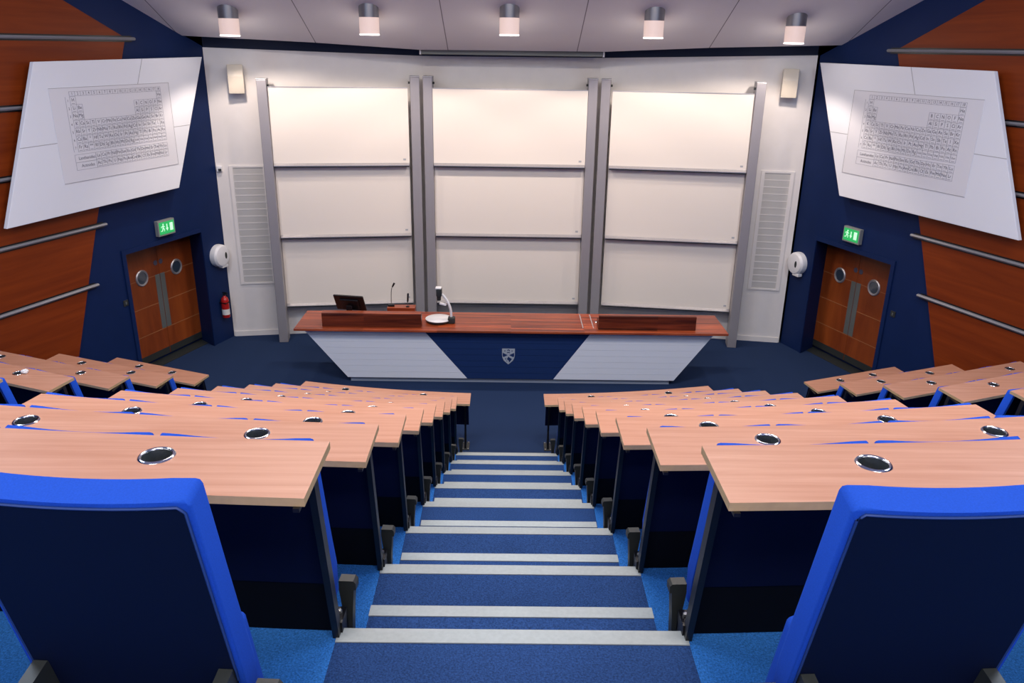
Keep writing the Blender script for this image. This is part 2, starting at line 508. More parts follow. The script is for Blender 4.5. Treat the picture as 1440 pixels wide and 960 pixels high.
LABC = {'outer left': 'grey metal board column left of all whiteboards', 'left inner': 'grey metal column just right of the left whiteboards',
        'centre left': 'grey metal column on the left edge of the centre whiteboards', 'centre right': 'grey metal column on the right edge of the centre whiteboards',
        'right inner': 'grey metal column just left of the right whiteboards', 'outer right': 'grey metal board column right of all whiteboards'}
for nm, (cx, cy), dv, zt in COLS:
    d = Vector((*dv, 0)).normalized(); rz = math.atan2(d.y, d.x)
    t = thing('board_column', LABC[nm], 'column', (cx, cy, 0), rz, 'whiteboard columns')
    bm = BM(); box(bm, (0, 0.035, zt / 2), (0.152, 0.27, zt), bevel=0.008); finish('shaft', bm, M_alup, t)
    bm = BM(); box(bm, (0, 0.035, zt + 0.008), (0.158, 0.276, 0.016), bevel=0.004); finish('top_cap', bm, M_alu, t)
    sgn = 1 if nm in ('outer left', 'centre left', 'right inner') else -1
    bm = BM(); cyl(bm, (sgn * 0.076, -0.02, zt - 0.09), (sgn * 0.106, -0.02, zt - 0.09), 0.018, seg=16); finish('pulley', bm, M_dgrey, t, smooth=40)

# ------------------------------------------------------------------ items on the front wall
def wl(i, x, off=0.0):
    (xa, ya), (xb, yb) = WF[i], WF[i + 1]
    d, L = along((xa, ya), (xb, yb)); n = Vector((d.y, -d.x, 0))
    y = ya + (yb - ya) * (x - xa) / (xb - xa)
    return Vector((x, y, 0)) + n * off, math.atan2(d.y, d.x)
for i, x0, x1, z0, z1, lab in ((0, -4.655, -4.06, 0.95, 2.99, 'tall perforated vent panel left of the whiteboards'), (2, 4.225, 4.757, 0.96, 3.02, 'tall perforated vent panel right of the whiteboards')):
    p, rz = wl(i, (x0 + x1) / 2)
    t = thing('vent_panel', lab, 'vent', (p.x, p.y, z0), rz, 'perforated vent panels')
    w, h = (x1 - x0) * 1.012, z1 - z0
    bm = BM()
    for c, s in (((0, -0.011, 0.015), (w, 0.02, 0.03)), ((0, -0.011, h - 0.015), (w, 0.02, 0.03)), ((-w / 2 + 0.03, -0.011, h / 2), (0.06, 0.02, h - 0.06)), ((w / 2 - 0.03, -0.011, h / 2), (0.06, 0.02, h - 0.06))):
        box(bm, c, s)
    finish('frame', bm, M_white, t)
    bm = BM(); box(bm, (0, -0.005, h / 2), (w - 0.12, 0.008, h - 0.06)); finish('perforated_sheet', bm, M_perf, t)
    bm = BM(); nb = 17
    for q in range(1, nb): box(bm, (0, -0.010, 0.03 + (h - 0.06) * q / nb), (w - 0.12, 0.006, 0.013))
    finish('cross_bars', bm, M_white, t)
for i, x, zc, lab, tw in ((0, -4.40, 4.36, 'cream wall loudspeaker high left of the whiteboards', 0.12), (2, 4.49, 4.42, 'cream wall loudspeaker high right of the whiteboards', -0.12)):
    p, rz = wl(i, x)
    t = thing('loudspeaker', lab, 'loudspeaker', (p.x, p.y, zc), rz, 'wall loudspeakers')
    bm = BM()
    # side profile: flat back, sloping lower half
    prof = [(-0.04, 0.215), (-0.20, 0.225), (-0.255, 0.05), (-0.235, -0.215), (-0.04, -0.19)]
    vs = prism(bm, [Vector((-0.12, y, z)) for y, z in prof], (0.24, 0, 0))
    bmesh.ops.bevel(bm, geom=bm.edges[:], offset=0.012, segments=2, affect='EDGES', profile=0.5)
    bmesh.ops.rotate(bm, verts=bm.verts, cent=(0, -0.04, 0), matrix=Matrix.Rotation(tw, 3, 'Z'))
    finish('cabinet', bm, M_plast, t, smooth=35)
    bm = BM(); box(bm, (0, -0.025, 0.0), (0.10, 0.048, 0.14)); finish('wall_bracket', bm, M_plast, t)
    bm = BM(); lathe(bm, [(0, 0.003), (0.012, 0.003), (0.014, 0)], 16, Matrix.Translation((0.0, -0.25, 0.02)) @ Matrix.Rotation(D2R(90), 4, 'X')); finish('badge', bm, M_wplast, t)
p, rz = wl(0, -4.80)
t = thing('sensor_box', 'small grey sensor box at left edge of the white wall', 'sensor', (p.x, p.y, 2.90), rz)
bm = BM(); box(bm, (0, -0.03, 0.045), (0.085, 0.06, 0.09), bevel=0.008); finish('housing', bm, M_wplast, t)
bm = BM(); box(bm, (0.01, -0.064, 0.03), (0.05, 0.012, 0.04), bevel=0.003); finish('lens', bm, M_dgrey, t)

# ------------------------------------------------------------------ side wall fittings
EDGE = [(0.0, -3.041), (0.909, -2.689), (2.665, -2.009), (4.903, -1.06)]
def edge_s(z):
    for (za, sa), (zb, sb) in zip(EDGE, EDGE[1:]):
        if z <= zb: return sa + (sb - sa) * (z - za) / (zb - za)
    return EDGE[-1][1]
RZ = [1.705, 2.50, 3.315, 4.125, 4.935]
SIDE = {-1: 'left', 1: 'right'}
ORDN = ['lowest', 'second lowest', 'middle', 'second highest', 'highest']
SB = -7.6
for sd in (-1, 1):
    bands = [(0.0, RZ[0])] + list(zip(RZ, RZ[1:]))
    names = ['lowest', 'second lowest', 'third from the floor', 'fourth from the floor', 'fifth from the floor', 'topmost sloping']
    def panel(poly, lab):
        bm = BM()
        base = wallp(sd, 0, 0)
        n = wallp(sd, 0, 0, 1.0) - base
        org = wallp(sd, -3.0, 0)
        prism(bm, [wallp(sd, s, z, 0.004) - org for s, z in poly], n * 0.028)
        # local frame: x along the wall
        o = finish('wood_panel', bm, M_cherry, None)
        th = math.atan2((wallp(sd, 1, 0) - base).y, (wallp(sd, 1, 0) - base).x)
        o.data.transform(Matrix.Rotation(-th, 4, 'Z')); o.rotation_euler = (0, 0, th); o.location = org
        tag(o, lab, 'wall panel', 'cherry panels on the %s wall' % SIDE[sd])
    for (za, zb), nm in zip(bands, names):
        g = 0.006
        panel([(SB, za + g), (edge_s(za + g), za + g), (edge_s(zb - g), zb - g), (SB, zb - g)], '%s cherry wood panel on the %s wall' % (nm, SIDE[sd]))
    zt = RZ[-1] + 0.006
    s1 = -1.03
    sb = -5.0
    panel([(sb, zt), (s1 + 0.0, zt), (s1 - 0.10, zt + 0.045), (sb, zt + 0.045 + 0.449 * (s1 - 0.10 - sb))], 'topmost cherry wood panel with a sloping edge on the %s wall' % SIDE[sd])
    for z, nm in zip(RZ, ORDN):
        s_e = edge_s(z) + 0.16
        org = wallp(sd, s_e, z)
        th = math.atan2((wallp(sd, 1, 0) - wallp(sd, 0, 0)).y, (wallp(sd, 1, 0) - wallp(sd, 0, 0)).x)
        t = thing('wall_rail', '%s metal rail across the wood panels of the %s wall' % (nm, SIDE[sd]), 'rail', org, th, 'metal rails on the %s wall' % SIDE[sd])
        bm = BM()
        L = s_e - SB
        iy = 1 if sd > 0 else -1
        # inward direction in local frame
        inw = (Matrix.Rotation(-th, 3, 'Z') @ (wallp(sd, 0, 0, 1) - wallp(sd, 0, 0))).y
        prof = [(0.039, -0.022), (0.064, -0.018), (0.076, 0.0), (0.064, 0.018), (0.039, 0.022)]
        prism(bm, [Vector((0, inw * y, zz)) for y, zz in prof], (-L, 0, 0))
        finish('rail_bar', bm, M_rail, t, smooth=30)
        bm = BM(); box(bm, (-L / 2 - 0.02, inw * 0.0360, 0), (L - 0.04, 0.0056, 0.080)); finish('backing_strip', bm, M_black, t)

# doors in the recesses
for n_, sd in ((1, -1), (2, 1)):
    base = wallp(sd, -0.60, 0, -0.415)
    th = math.atan2((wallp(sd, 1, 0) - wallp(sd, 0, 0)).y, (wallp(sd, 1, 0) - wallp(sd, 0, 0)).x)
    inw = (Matrix.Rotation(-th, 3, 'Z') @ (wallp(sd, 0, 0, 1) - wallp(sd, 0, 0))).y
    t = link(bpy.data.objects.new('door_%d' % n_, None)); t.location = base; t.rotation_euler = (0, 0, th); struct(t)
    F = lambda y: inw * y
    for u in (-1, 1):
        bm = BM()
        box(bm, (u * 0.4, F(0.022), 1.02), (0.795, 0.04, 1.92), bevel=0.003)
        leaf = finish('door_leaf', bm, M_dooru, t)
        bm = BM()
        for zz in (1.40, 0.95, 0.50): box(bm, (u * 0.4, F(0.0425), zz), (0.78, 0.003, 0.010))
        finish('inlay', bm, M_inlay, leaf)
        RX = Matrix.Rotation(D2R(-90) * inw, 4, 'X')
        bm = BM(); lathe(bm, [(0.095, 0.0), (0.130, 0.0), (0.130, 0.010), (0.118, 0.020), (0.095, 0.014)], 32, Matrix.Translation((u * 0.385, F(0.042), 1.43)) @ RX, closed=True)
        finish('porthole_ring', bm, M_alu, leaf, smooth=40)
        bm = BM(); lathe(bm, [(0, 0.006), (0.096, 0.006), (0.096, 0)], 32, Matrix.Translation((u * 0.385, F(0.042), 1.43)) @ RX)
        finish('porthole_glass', bm, M_glassd, leaf)
        bm = BM(); box(bm, (u * 0.056, F(0.044), 0.96), (0.10, 0.006, 0.90), bevel=0.002); finish('push_plate', bm, M_bsteel, leaf)
        bm = BM(); box(bm, (u * 0.4, F(0.044), 0.115), (0.785, 0.005, 0.11)); finish('kick_plate', bm, M_dgrey, leaf)
        bm = BM(); lathe(bm, [(0, 0.004), (0.04, 0.004), (0.042, 0)], 24, Matrix.Translation((u * 0.06, F(0.042), 1.60)) @ RX); finish('door_disc', bm, M_blue_disc, leaf)
    bm = BM(); box(bm, (0, F(0.10), 0.004), (1.6, 0.26, 0.008)); finish('threshold', bm, M_dgrey, t)
    # painted frame standing proud round the bay
    bm = BM()
    oL, oR, oh, fw = -1.62, 0.02, 1.99, 0.07
    poly = [(oL - fw, 0.0), (oL - fw, oh + fw), (oR + fw * 0.3, oh + fw), (oR + fw * 0.3, 0.0), (oR, 0.0), (oR, oh), (oL, oh), (oL, 0.0)]
    inn = wallp(sd, 0, 0, 1) - wallp(sd, 0, 0)
    vs = [bm.verts.new(wallp(sd, s, z, 0.02)) for s, z in poly]
    ws = [bm.verts.new(wallp(sd, s, z, 0.001)) for s, z in poly]
    n = len(vs)
    for i in range(n): bm.faces.new((vs[i], vs[(i + 1) % n], ws[(i + 1) % n], ws[i]))
    es = [bm.edges.get((vs[i], vs[(i + 1) % n])) for i in range(n)]
    bmesh.ops.triangle_fill(bm, use_beauty=True, edges=es)
    struct(finish('trim_%d' % (40 + n_), bm, M_navy))

# exit signs, dispensers, switches
def wall_thing(name, lab, cat, sd, s, z, group=None):
    th = math.atan2((wallp(sd, 1, 0) - wallp(sd, 0, 0)).y, (wallp(sd, 1, 0) - wallp(sd, 0, 0)).x)
    if sd < 0: rz = th          # local -y points into the room
    else: rz = th + math.pi
    # make local -y the inward normal, local x to the viewer's right
    p = wallp(sd, s, z)
    return thing(name, lab, cat, p, rz, group)
for sd, zc in ((-1, 2.235), (1, 2.255)):
    t = wall_thing('exit_sign', 'lit green exit sign above the %s door' % SIDE[sd], 'exit sign', sd, -0.79, zc, 'exit signs')
    bm = BM(); box(bm, (0, -0.035, 0), (0.355, 0.068, 0.235), bevel=0.006); finish('housing', bm, M_signf, t)
    bm = BM(); box(bm, (0, -0.071, 0), (0.315, 0.006, 0.185), bevel=0.002); face = finish('lit_face', bm, M_signg, t)
    bm = BM()
    def flat(pts): prism(bm, [Vector((x, -0.0745, z)) for x, z in pts], (0, -0.0015, 0))
    # running man
    lathe(bm, [(0, 0.001), (0.013, 0.001), (0.013, 0)], 14, Matrix.Translation((-0.075, -0.0745, 0.058)) @ Matrix.Rotation(D2R(90), 4, 'X'))
    flat([(-0.088, 0.042), (-0.066, 0.040), (-0.074, 0.000), (-0.094, 0.002)])
    flat([(-0.070, 0.038), (-0.042, 0.020), (-0.046, 0.012), (-0.072, 0.024)])
    flat([(-0.088, 0.040), (-0.120, 0.030), (-0.122, 0.008), (-0.113, 0.008), (-0.110, 0.024), (-0.088, 0.028)])
    flat([(-0.078, 0.004), (-0.050, -0.012), (-0.056, -0.052), (-0.066, -0.050), (-0.064, -0.018), (-0.090, -0.004)])
    flat([(-0.094, 0.004), (-0.104, -0.030), (-0.132, -0.036), (-0.130, -0.047), (-0.094, -0.040), (-0.082, 0.000)])
    # arrow pointing down
    flat([(-0.008, 0.055), (0.012, 0.055), (0.012, -0.005), (0.030, -0.005), (0.002, -0.050), (-0.026, -0.005), (-0.008, -0.005)])
    # doorway
    flat([(0.062, 0.062), (0.128, 0.062), (0.128, -0.055), (0.062, -0.055)])
    finish('pictogram', bm, M_signw, face)
    t = wall_thing('paper_dispenser', 'round white paper dispenser beside the %s door' % SIDE[sd], 'dispenser', sd, 0.36, 1.52, 'round wall dispensers')
    RX = Matrix.Rotation(D2R(90), 4, 'X')
    bm = BM(); lathe(bm, [(0, 0.0), (0.19, 0.0), (0.195, 0.03), (0.19, 0.09), (0.165, 0.125), (0.13, 0.135), (0, 0.137)], 40, RX)
    finish('drum_cover', bm, M_wplast, t, smooth=30)
    bm = BM(); lathe(bm, [(0, 0.004), (0.032, 0.004), (0.035, 0)], 24, Matrix.Translation((0.06, -0.1345, 0.0)) @ RX @ Matrix.Diagonal((0.8, 1.7, 1, 1))); finish('viewing_window', bm, M_dgrey, t)
    bm = BM(); box(bm, (0.05, -0.065, -0.185), (0.15, 0.09, 0.05), bevel=0.01); finish('paper_outlet', bm, M_wplast, t)
    t = wall_thing('light_switch', 'small dark light switch on the %s wall beside the door' % SIDE[sd], 'switch', sd, -1.745 if sd < 0 else -1.81, 1.29, 'light switches')
    bm = BM(); box(bm, (0, -0.006, 0), (0.088, 0.011, 0.088), bevel=0.003); finish('plate', bm, M_dgrey, t)
    bm = BM(); box(bm, (0, -0.014, 0), (0.02, 0.008, 0.04), bevel=0.002); finish('rocker', bm, M_bsteel, t)
t = wall_thing('fire_extinguisher', 'small red fire extinguisher on the navy wall by the left door', 'extinguisher', -1, 0.33, 0.44); t.scale = (0.86, 0.86, 0.9)
bm = BM(); lathe(bm, [(0, 0.0), (0.068, 0.0), (0.075, 0.015), (0.075, 0.34), (0.06, 0.385), (0.03, 0.41), (0.024, 0.43), (0, 0.43)], 28, Matrix.Translation((0, -0.09, 0))); body = finish('cylinder', bm, M_red, t, smooth=40)
bm = BM(); lathe(bm, [(0.0755, 0.06), (0.0765, 0.06), (0.0765, 0.17), (0.0755, 0.17)], 28, Matrix.Translation((0, -0.09, 0)), closed=True); finish('instruction_label', bm, M_tagw, t)
bm = BM(); cyl(bm, (0, -0.09, 0.425), (0, -0.09, 0.475), 0.022, 0.018, 16); box(bm, (0.02, -0.10, 0.485), (0.035, 0.11, 0.012)); box(bm, (0.02, -0.115, 0.462), (0.02, 0.08, 0.010), Matrix.Rotation(0.25, 4, 'X')); finish('valve_handle', bm, M_black, t)
bm = BM(); tube(bm, [(0.02, -0.09, 0.45), (0.07, -0.09, 0.44), (0.098, -0.09, 0.38), (0.10, -0.09, 0.25), (0.092, -0.09, 0.16)], 0.010, 8); finish('hose', bm, M_black, t, smooth=50)
bm = BM(); box(bm, (0, -0.012, 0.30), (0.07, 0.022, 0.06)); box(bm, (0, -0.09, 0.30), (0.156, 0.156, 0.015)); finish('wall_bracket', bm, M_black, t)

# ------------------------------------------------------------------ slanted white boards with the periodic table
def text_mesh(bm, items, M):
    """items: (string, x, z, size, align)"""
    for s, x, z, size, al in items:
        cu = bpy.data.curves.new('glyphs', 'FONT'); cu.body = s; cu.size = size
        cu.align_x = al; cu.align_y = 'CENTER'; cu.resolution_u = 2
        ob = bpy.data.objects.new('glyphs', cu); COL.objects.link(ob)
        dg = bpy.context.evaluated_depsgraph_get()
        me = bpy.data.meshes.new_from_object(ob.evaluated_get(dg))
        me.transform(M @ Matrix.Translation((x, z, 0)))
        bm.from_mesh(me)
        bpy.data.meshes.remove(me); bpy.data.objects.remove(ob); bpy.data.curves.remove(cu)
P1 = {1: {1: 'H', 18: 'He'}, 2: {1: 'Li', 2: 'Be', 13: 'B', 14: 'C', 15: 'N', 16: 'O', 17: 'F', 18: 'Ne'},
      3: {1: 'Na', 2: 'Mg', 13: 'Al', 14: 'Si', 15: 'P', 16: 'S', 17: 'Cl', 18: 'Ar'},
      4: dict(enumerate('K Ca Sc Ti V Cr Mn Fe Co Ni Cu Zn Ga Ge As Se Br Kr'.split(), 1)),
      5: dict(enumerate('Rb Sr Y Zr Nb Mo Tc Ru Rh Pd Ag Cd In Sn Sb Te I Xe'.split(), 1)),
      6: dict(enumerate('Cs Ba * Hf Ta W Re Os Ir Pt Au Hg Tl Pb Bi Po At Rn'.split(), 1)),
      7: dict(enumerate('Fr Ra ** Rf Db Sg Bh Hs Mt Ds Rg Uub Uut Uuq Uup Uuh Uus Uuo'.split(), 1))}
LAN = 'La Ce Pr Nd Pm Sm Eu Gd Tb Dy Ho Er Tm Yb Lu'.split()
ACT = 'Ac Th Pa U Np Pu Am Cm Bk Cf Es Fm Md No Lr'.split()
Q = {-1: [(-2.754, 4.655), (0.294, 4.691), (-0.561, 2.812), (-3.545, 2.77)], 1: [(0.31, 4.746), (-2.829, 4.717), (-3.653, 2.818), (-0.549, 2.829)]}
for sd in (-1, 1):
    th = math.atan2((wallp(sd, 1, 0) - wallp(sd, 0, 0)).y, (wallp(sd, 1, 0) - wallp(sd, 0, 0)).x)
    rz = th if sd < 0 else th + math.pi
    D = 0.20
    org = wallp(sd, -1.6, 2.79, D)
    t = thing('display_board', 'slanted white display board on the %s wall' % SIDE[sd], 'display board', org, rz, 'slanted white display boards')
    u = 1 if sd < 0 else -1          # local x = u*(s+1.6)
    pts = [Vector((u * (s + 1.6), 0, z - 2.79)) for s, z in Q[sd]]
    bm = BM()
    prism(bm, [p + Vector((0, 0.06, 0)) for p in pts], (0, -0.06, 0))
    bmesh.ops.bevel(bm, geom=bm.edges[:], offset=0.006, segments=2, affect='EDGES', profile=0.5)
    finish('slab', bm, M_screen, t)
    # panel seams
    bm = BM()
    TL, TR, BR, BL = (pts if sd < 0 else [pts[1], pts[0], pts[3], pts[2]])
    def lerp(a, b, f): return a + (b - a) * f
    a, b = lerp(TL, TR, 0.585 if sd < 0 else 0.415), lerp(BL, BR, 0.585 if sd < 0 else 0.415)
    c, d = lerp(TL, BL, 0.52), lerp(TR, BR, 0.52)
    for p, q in ((a, lerp(a, b, 0.35)), (c, d)):
        dv = (q - p); Lq = dv.length; ang = math.atan2(dv.z, dv.x)
        box(bm, (p + q) / 2 + Vector((0, -0.0005, 0)), (Lq, 0.003, 0.008), Matrix.Rotation(-ang, 4, 'Y'))
    finish('panel_seam', bm, M_seam, t)
    for (fx, fz) in ((-0.9, 0.3), (0.8, 0.8), (-0.6, 1.6), (0.9, 1.6)):
        bm = BM(); cyl(bm, (fx, 0.055, fz), (fx, D - 0.036 if fx * u < 0.35 else D - 0.004, fz), 0.03, seg=14); finish('standoff', bm, M_alu, t)
    # poster
    s0, s1, z0, z1 = (-2.62, -0.515, 3.165, 4.345) if sd < 0 else (-2.79, -0.535, 3.185, 4.385)
    pw, ph = s1 - s0, z1 - z0
    po = wallp(sd, (s0 + s1) / 2, z0, D + 0.0035)
    t2 = thing('periodic_table_chart', 'grey periodic table chart on the %s slanted white board' % SIDE[sd], 'chart', po, rz, 'periodic table charts')
    bm = BM(); box(bm, (0, 0, ph / 2), (pw, 0.004, ph)); finish('sheet', bm, M_poster, t2)
    bm = BM()
    for c_, s_ in (((0, -0.003, ph - 0.004), (pw, 0.002, 0.006)), ((0, -0.003, 0.004), (pw, 0.002, 0.006)), ((-sd * (pw / 2 - 0.004), -0.003, ph / 2), (0.006, 0.002, ph))):
        box(bm, c_, s_)
    finish('border', bm, M_seam, t2)
    # grid geometry in chart coordinates
    cw = (1.62 / 18.0) if sd < 0 else (1.68 / 18.0)
    gx0 = -pw / 2 + (0.30 if sd < 0 else 0.33)
    ztop = ph - 0.05; rh = 0.098
    def cell(cx, cz, w=cw, h=rh):
        lw = 0.0035
        for c_, s_ in (((cx, -0.003, cz + h / 2), (w, 0.0018, lw)), ((cx, -0.003, cz - h / 2), (w, 0.0018, lw)), ((cx - w / 2, -0.003, cz), (lw, 0.0018, h)), ((cx + w / 2, -0.003, cz), (lw, 0.0018, h))):
            box(gb, c_, s_)
    gb = BM(); items = []
    for g in range(1, 19):
        x = gx0 + (g - 0.5) * cw
        cell(x, ztop - 0.03, cw, 0.055); items.append((str(g), x, ztop - 0.03, 0.050, 'CENTER'))
    for per in range(1, 8):
        z = ztop - 0.065 - (per - 0.5) * rh
        items.append((str(per), gx0 - 0.035, z, 0.045, 'CENTER'))
        box(gb, (gx0 - 0.07, -0.003, z), (0.0035, 0.0018, rh))
        for g, sy in P1[per].items():
            x = gx0 + (g - 0.5) * cw
            cell(x, z); items.append((sy, x, z + 0.008, 0.062 if len(sy) < 3 else 0.040, 'CENTER'))
            box(gb, (x, -0.003, z - 0.034), (cw * 0.55, 0.0018, 0.006))
    for row, (nm, syms) in enumerate((('Lanthanides', LAN), ('Actinides', ACT))):
        z = ztop - 0.065 - 7 * rh - 0.035 - (row + 0.5) * rh
        cell(gx0 + 1.5 * cw - 0.035, z, 3 * cw + 0.07, rh)
        items.append((nm, gx0 + 1.35 * cw, z, 0.058, 'CENTER'))
        for q, sy in enumerate(syms):
            x = gx0 + (3.5 + q) * cw
            cell(x, z); items.append((sy, x, z + 0.008, 0.060, 'CENTER'))
            box(gb, (x, -0.003, z - 0.034), (cw * 0.55, 0.0018, 0.006))
    finish('grid_lines', gb, M_grid, t2)
    tb = BM(); text_mesh(tb, items, Matrix.Translation((0, -0.0036, 0)) @ Matrix.Rotation(D2R(90), 4, 'X'))
    finish('lettering', tb, M_ink, t2)

# ------------------------------------------------------------------ lecture bench
t = thing('lecture_bench', 'long mahogany-topped lecture bench with white and navy slanted front', 'bench', (0.05, 2.42, 0))
BX, BY = 0.05, 2.42
bm = BM(); box(bm, (0.01, 2.425 - BY, 0.882), (6.54, 0.89, 0.036), bevel=0.006); top = finish('worktop', bm, M_bench, t)
# front slats: trapezoids built board by board
zs = [0.075 + i * (0.862 - 0.075) / 8 for i in range(9)]
def xe(z, x0, x1): return x0 + (x1 - x0) * (z - 0.075) / (0.862 - 0.075)
segs = [('front_panel', M_bpanel, (-2.51, -3.15), (-0.665, -1.33), None), ('front_panel', M_nvpanel, (-0.665, -1.33), (0.665, 1.23), 'navy centre panel'), ('front_panel', M_bpanel, (0.665, 1.23), (2.535, 3.105), None)]
for nm, m, (l0, l1), (r0, r1), lab in segs:
    bm = BM()
    for i in range(8):
        za, zb = zs[i] + 0.002, zs[i + 1] - 0.002
        prism(bm, [Vector((xe(za, l0, l1), 2.10 - BY, za)), Vector((xe(za, r0, r1), 2.10 - BY, za)), Vector((xe(zb, r0, r1), 2.10 - BY, zb)), Vector((xe(zb, l0, l1), 2.10 - BY, zb))], (0, 0.03, 0))
    z0, z1 = 0.075, 0.862
    prism(bm, [Vector((xe(z0, l0, l1), 2.104 - BY, z0)), Vector((xe(z0, r0, r1), 2.104 - BY, z0)), Vector((xe(z1, r0, r1), 2.104 - BY, z1)), Vector((xe(z1, l0, l1), 2.104 - BY, z1))], (0, 0.55, 0))
    o = finish(nm, bm, m, t)
    if lab: o['label'] = lab
bm = BM(); box(bm, (0.0, 2.42 - BY, 0.037), (4.95, 0.56, 0.074)); finish('plinth', bm, M_plinth, t)
# upstands on the worktop: dark faced, the left one with a bench-wood lid
bm = BM(); box(bm, (-2.055 - BX, 2.16 - BY, 1.004), (1.50, 0.125, 0.203), bevel=0.005); o = finish('upstand', bm, M_darkwood, t); o['label'] = 'dark wood upstand with lighter lid'
bm = BM(); box(bm, (-2.055 - BX, 2.16 - BY, 1.112), (1.50, 0.13, 0.012), bevel=0.004); finish('lid', bm, M_bench, o)
bm = BM(); box(bm, (2.115 - BX, 2.13 - BY, 1.01), (1.48, 0.05, 0.215), bevel=0.006)
box(bm, (1.40 - BX, 2.24 - BY, 0.96), (0.05, 0.2, 0.115), bevel=0.004); box(bm, (2.83 - BX, 2.24 - BY, 0.96), (0.05, 0.2, 0.115), bevel=0.004); o = finish('upstand', bm, M_darkwood, t); o['label'] = 'dark wood upstand'
bm = BM(); box(bm, (-1.69 - BX, 2.80 - BY, 0.955), (0.44, 0.17, 0.115), bevel=0.006); finish('socket_box', bm, M_bench, t)
for x in (1.15, 1.31):
    bm = BM(); box(bm, (x - BX, 2.5 - BY, 0.9005), (0.012, 0.66, 0.002)); finish('flap_joint', bm, M_seam, t)
bm = BM(); lathe(bm, [(0, 0.012), (0.02, 0.012), (0.025, 0)], 16, Matrix.Translation((1.38 - BX, 2.46 - BY, 0.9))); finish('flap_catch', bm, M_chrome, t)
# crest
bm = BM()
def shield(w, zt, zb, y, th):
    pts = [(-w, zt), (w, zt), (w, zt - 0.10), (w * 0.93, zt - 0.15)]
    pts += [(w * 0.72, zt - 0.195), (0, zb), (-w * 0.72, zt - 0.195), (-w * 0.93, zt - 0.15), (-w, zt - 0.10)]
    prism(bm, [Vector((x, y, z)) for x, z in pts], (0, -th, 0))
shield(0.098, 0.578, 0.318, 2.10 - BY, 0.004)
crest = finish('crest', bm, M_silver, t)
crest['label'] = 'silver shield crest'
crest.location = (0.017 - 0.05, 0, 0)
bm = BM()
def patch(pts): prism(bm, [Vector((x, 2.096 - BY, z)) for x, z in pts], (0, -0.0012, 0))
patch([(-0.088, 0.510), (-0.010, 0.472), (-0.074, 0.440), (-0.088, 0.455)])
patch([(0.088, 0.510), (0.010, 0.472), (0.074, 0.440), (0.088, 0.455)])
patch([(-0.02, 0.545), (-0.012, 0.562), (0.006, 0.566), (0.020, 0.552), (0.022, 0.535), (0.012, 0.535), (0.008, 0.548), (-0.008, 0.550), (-0.012, 0.538)])
patch([(-0.025, 0.515), (0.0, 0.525), (0.025, 0.515), (0.022, 0.503), (0.0, 0.512), (-0.022, 0.503)])
patch([(-0.065, 0.548), (-0.045, 0.548), (-0.045, 0.535), (-0.065, 0.535)])
patch([(0.045, 0.548), (0.065, 0.548), (0.065, 0.535), (0.045, 0.535)])
patch([(0.0, 0.450), (0.020, 0.430), (0.055, 0.410), (0.040, 0.385), (0.012, 0.350), (0.004, 0.385), (-0.025, 0.405), (-0.012, 0.425)])
patch([(-0.050, 0.420), (-0.032, 0.418), (-0.036, 0.400), (-0.048, 0.398)])
patch([(-0.030, 0.385), (-0.015, 0.382), (-0.018, 0.368), (-0.028, 0.368)])
finish('crest_charges', bm, M_nvpanel, crest)

# monitor
t = thing('monitor', 'black flat monitor seen from behind on the lecture bench', 'monitor', (-2.46, 2.58, 0.9), D2R(-10))
MR = Matrix.Rotation(D2R(29), 4, 'X')
bm = BM(); box(bm, (0, 0, 0), (0.48, 0.03, 0.31), bevel=0.008); box(bm, (0, -0.025, -0.01), (0.30, 0.03, 0.20), bevel=0.012)
bmesh.ops.transform(bm, matrix=Matrix.Translation((0, 0.0, 0.23)) @ MR, verts=bm.verts); finish('display_case', bm, M_black, t)
bm = BM(); box(bm, (0, 0.0165, 0), (0.44, 0.003, 0.27)); bmesh.ops.transform(bm, matrix=Matrix.Translation((0, 0.0, 0.23)) @ MR, verts=bm.verts); finish('screen', bm, M_glassd, t)
bm = BM(); lathe(bm, [(0, 0.0), (0.11, 0.0), (0.11, 0.012), (0.05, 0.02), (0, 0.02)], 28); box(bm, (0, -0.05, 0.10), (0.09, 0.025, 0.19), bevel=0.006); finish('stand', bm, M_black, t)
bm = BM(); lathe(bm, [(0.030, 0.002), (0.042, 0.002), (0.042, 0.0), (0.030, 0.0)], 24, Matrix.Translation((0, -0.045, 0.17)) @ MR @ Matrix.Rotation(D2R(90), 4, 'X'), closed=True); finish('stand_cover', bm, M_dgrey, t)

# microphones
def arc_pts(p0, p1, p2, n=10):
    p0, p1, p2 = Vector(p0), Vector(p1), Vector(p2)
    return [p0 * (1 - q) ** 2 + p1 * 2 * q * (1 - q) + p2 * q * q for q in [i / n for i in range(n + 1)]]
t = thing('gooseneck_microphone', 'tall thin gooseneck microphone on the bench socket box', 'microphone', (-1.85, 2.79, 1.0125))
bm = BM(); box(bm, (0, 0, 0.018), (0.10, 0.07, 0.036), bevel=0.008); finish('base', bm, M_black, t)
bm = BM(); tube(bm, [(0, 0, 0.03), (0.003, 0, 0.15)] + arc_pts((0.005, 0, 0.2), (0.008, 0, 0.30), (0.035, -0.01, 0.335)), 0.0065, 8); finish('gooseneck', bm, M_bsteel, t, smooth=50)
bm = BM(); cyl(bm, (0.030, -0.008, 0.325), (0.062, -0.02, 0.385), 0.012, 0.016, 14); finish('capsule', bm, M_black, t, smooth=50)
t = thing('gooseneck_microphone', 'short black stick microphone right of the gooseneck microphone', 'microphone', (-1.59, 2.77, 1.0125))
bm = BM(); lathe(bm, [(0, 0), (0.03, 0), (0.03, 0.01), (0.012, 0.016), (0, 0.016)], 18); finish('base', bm, M_black, t)
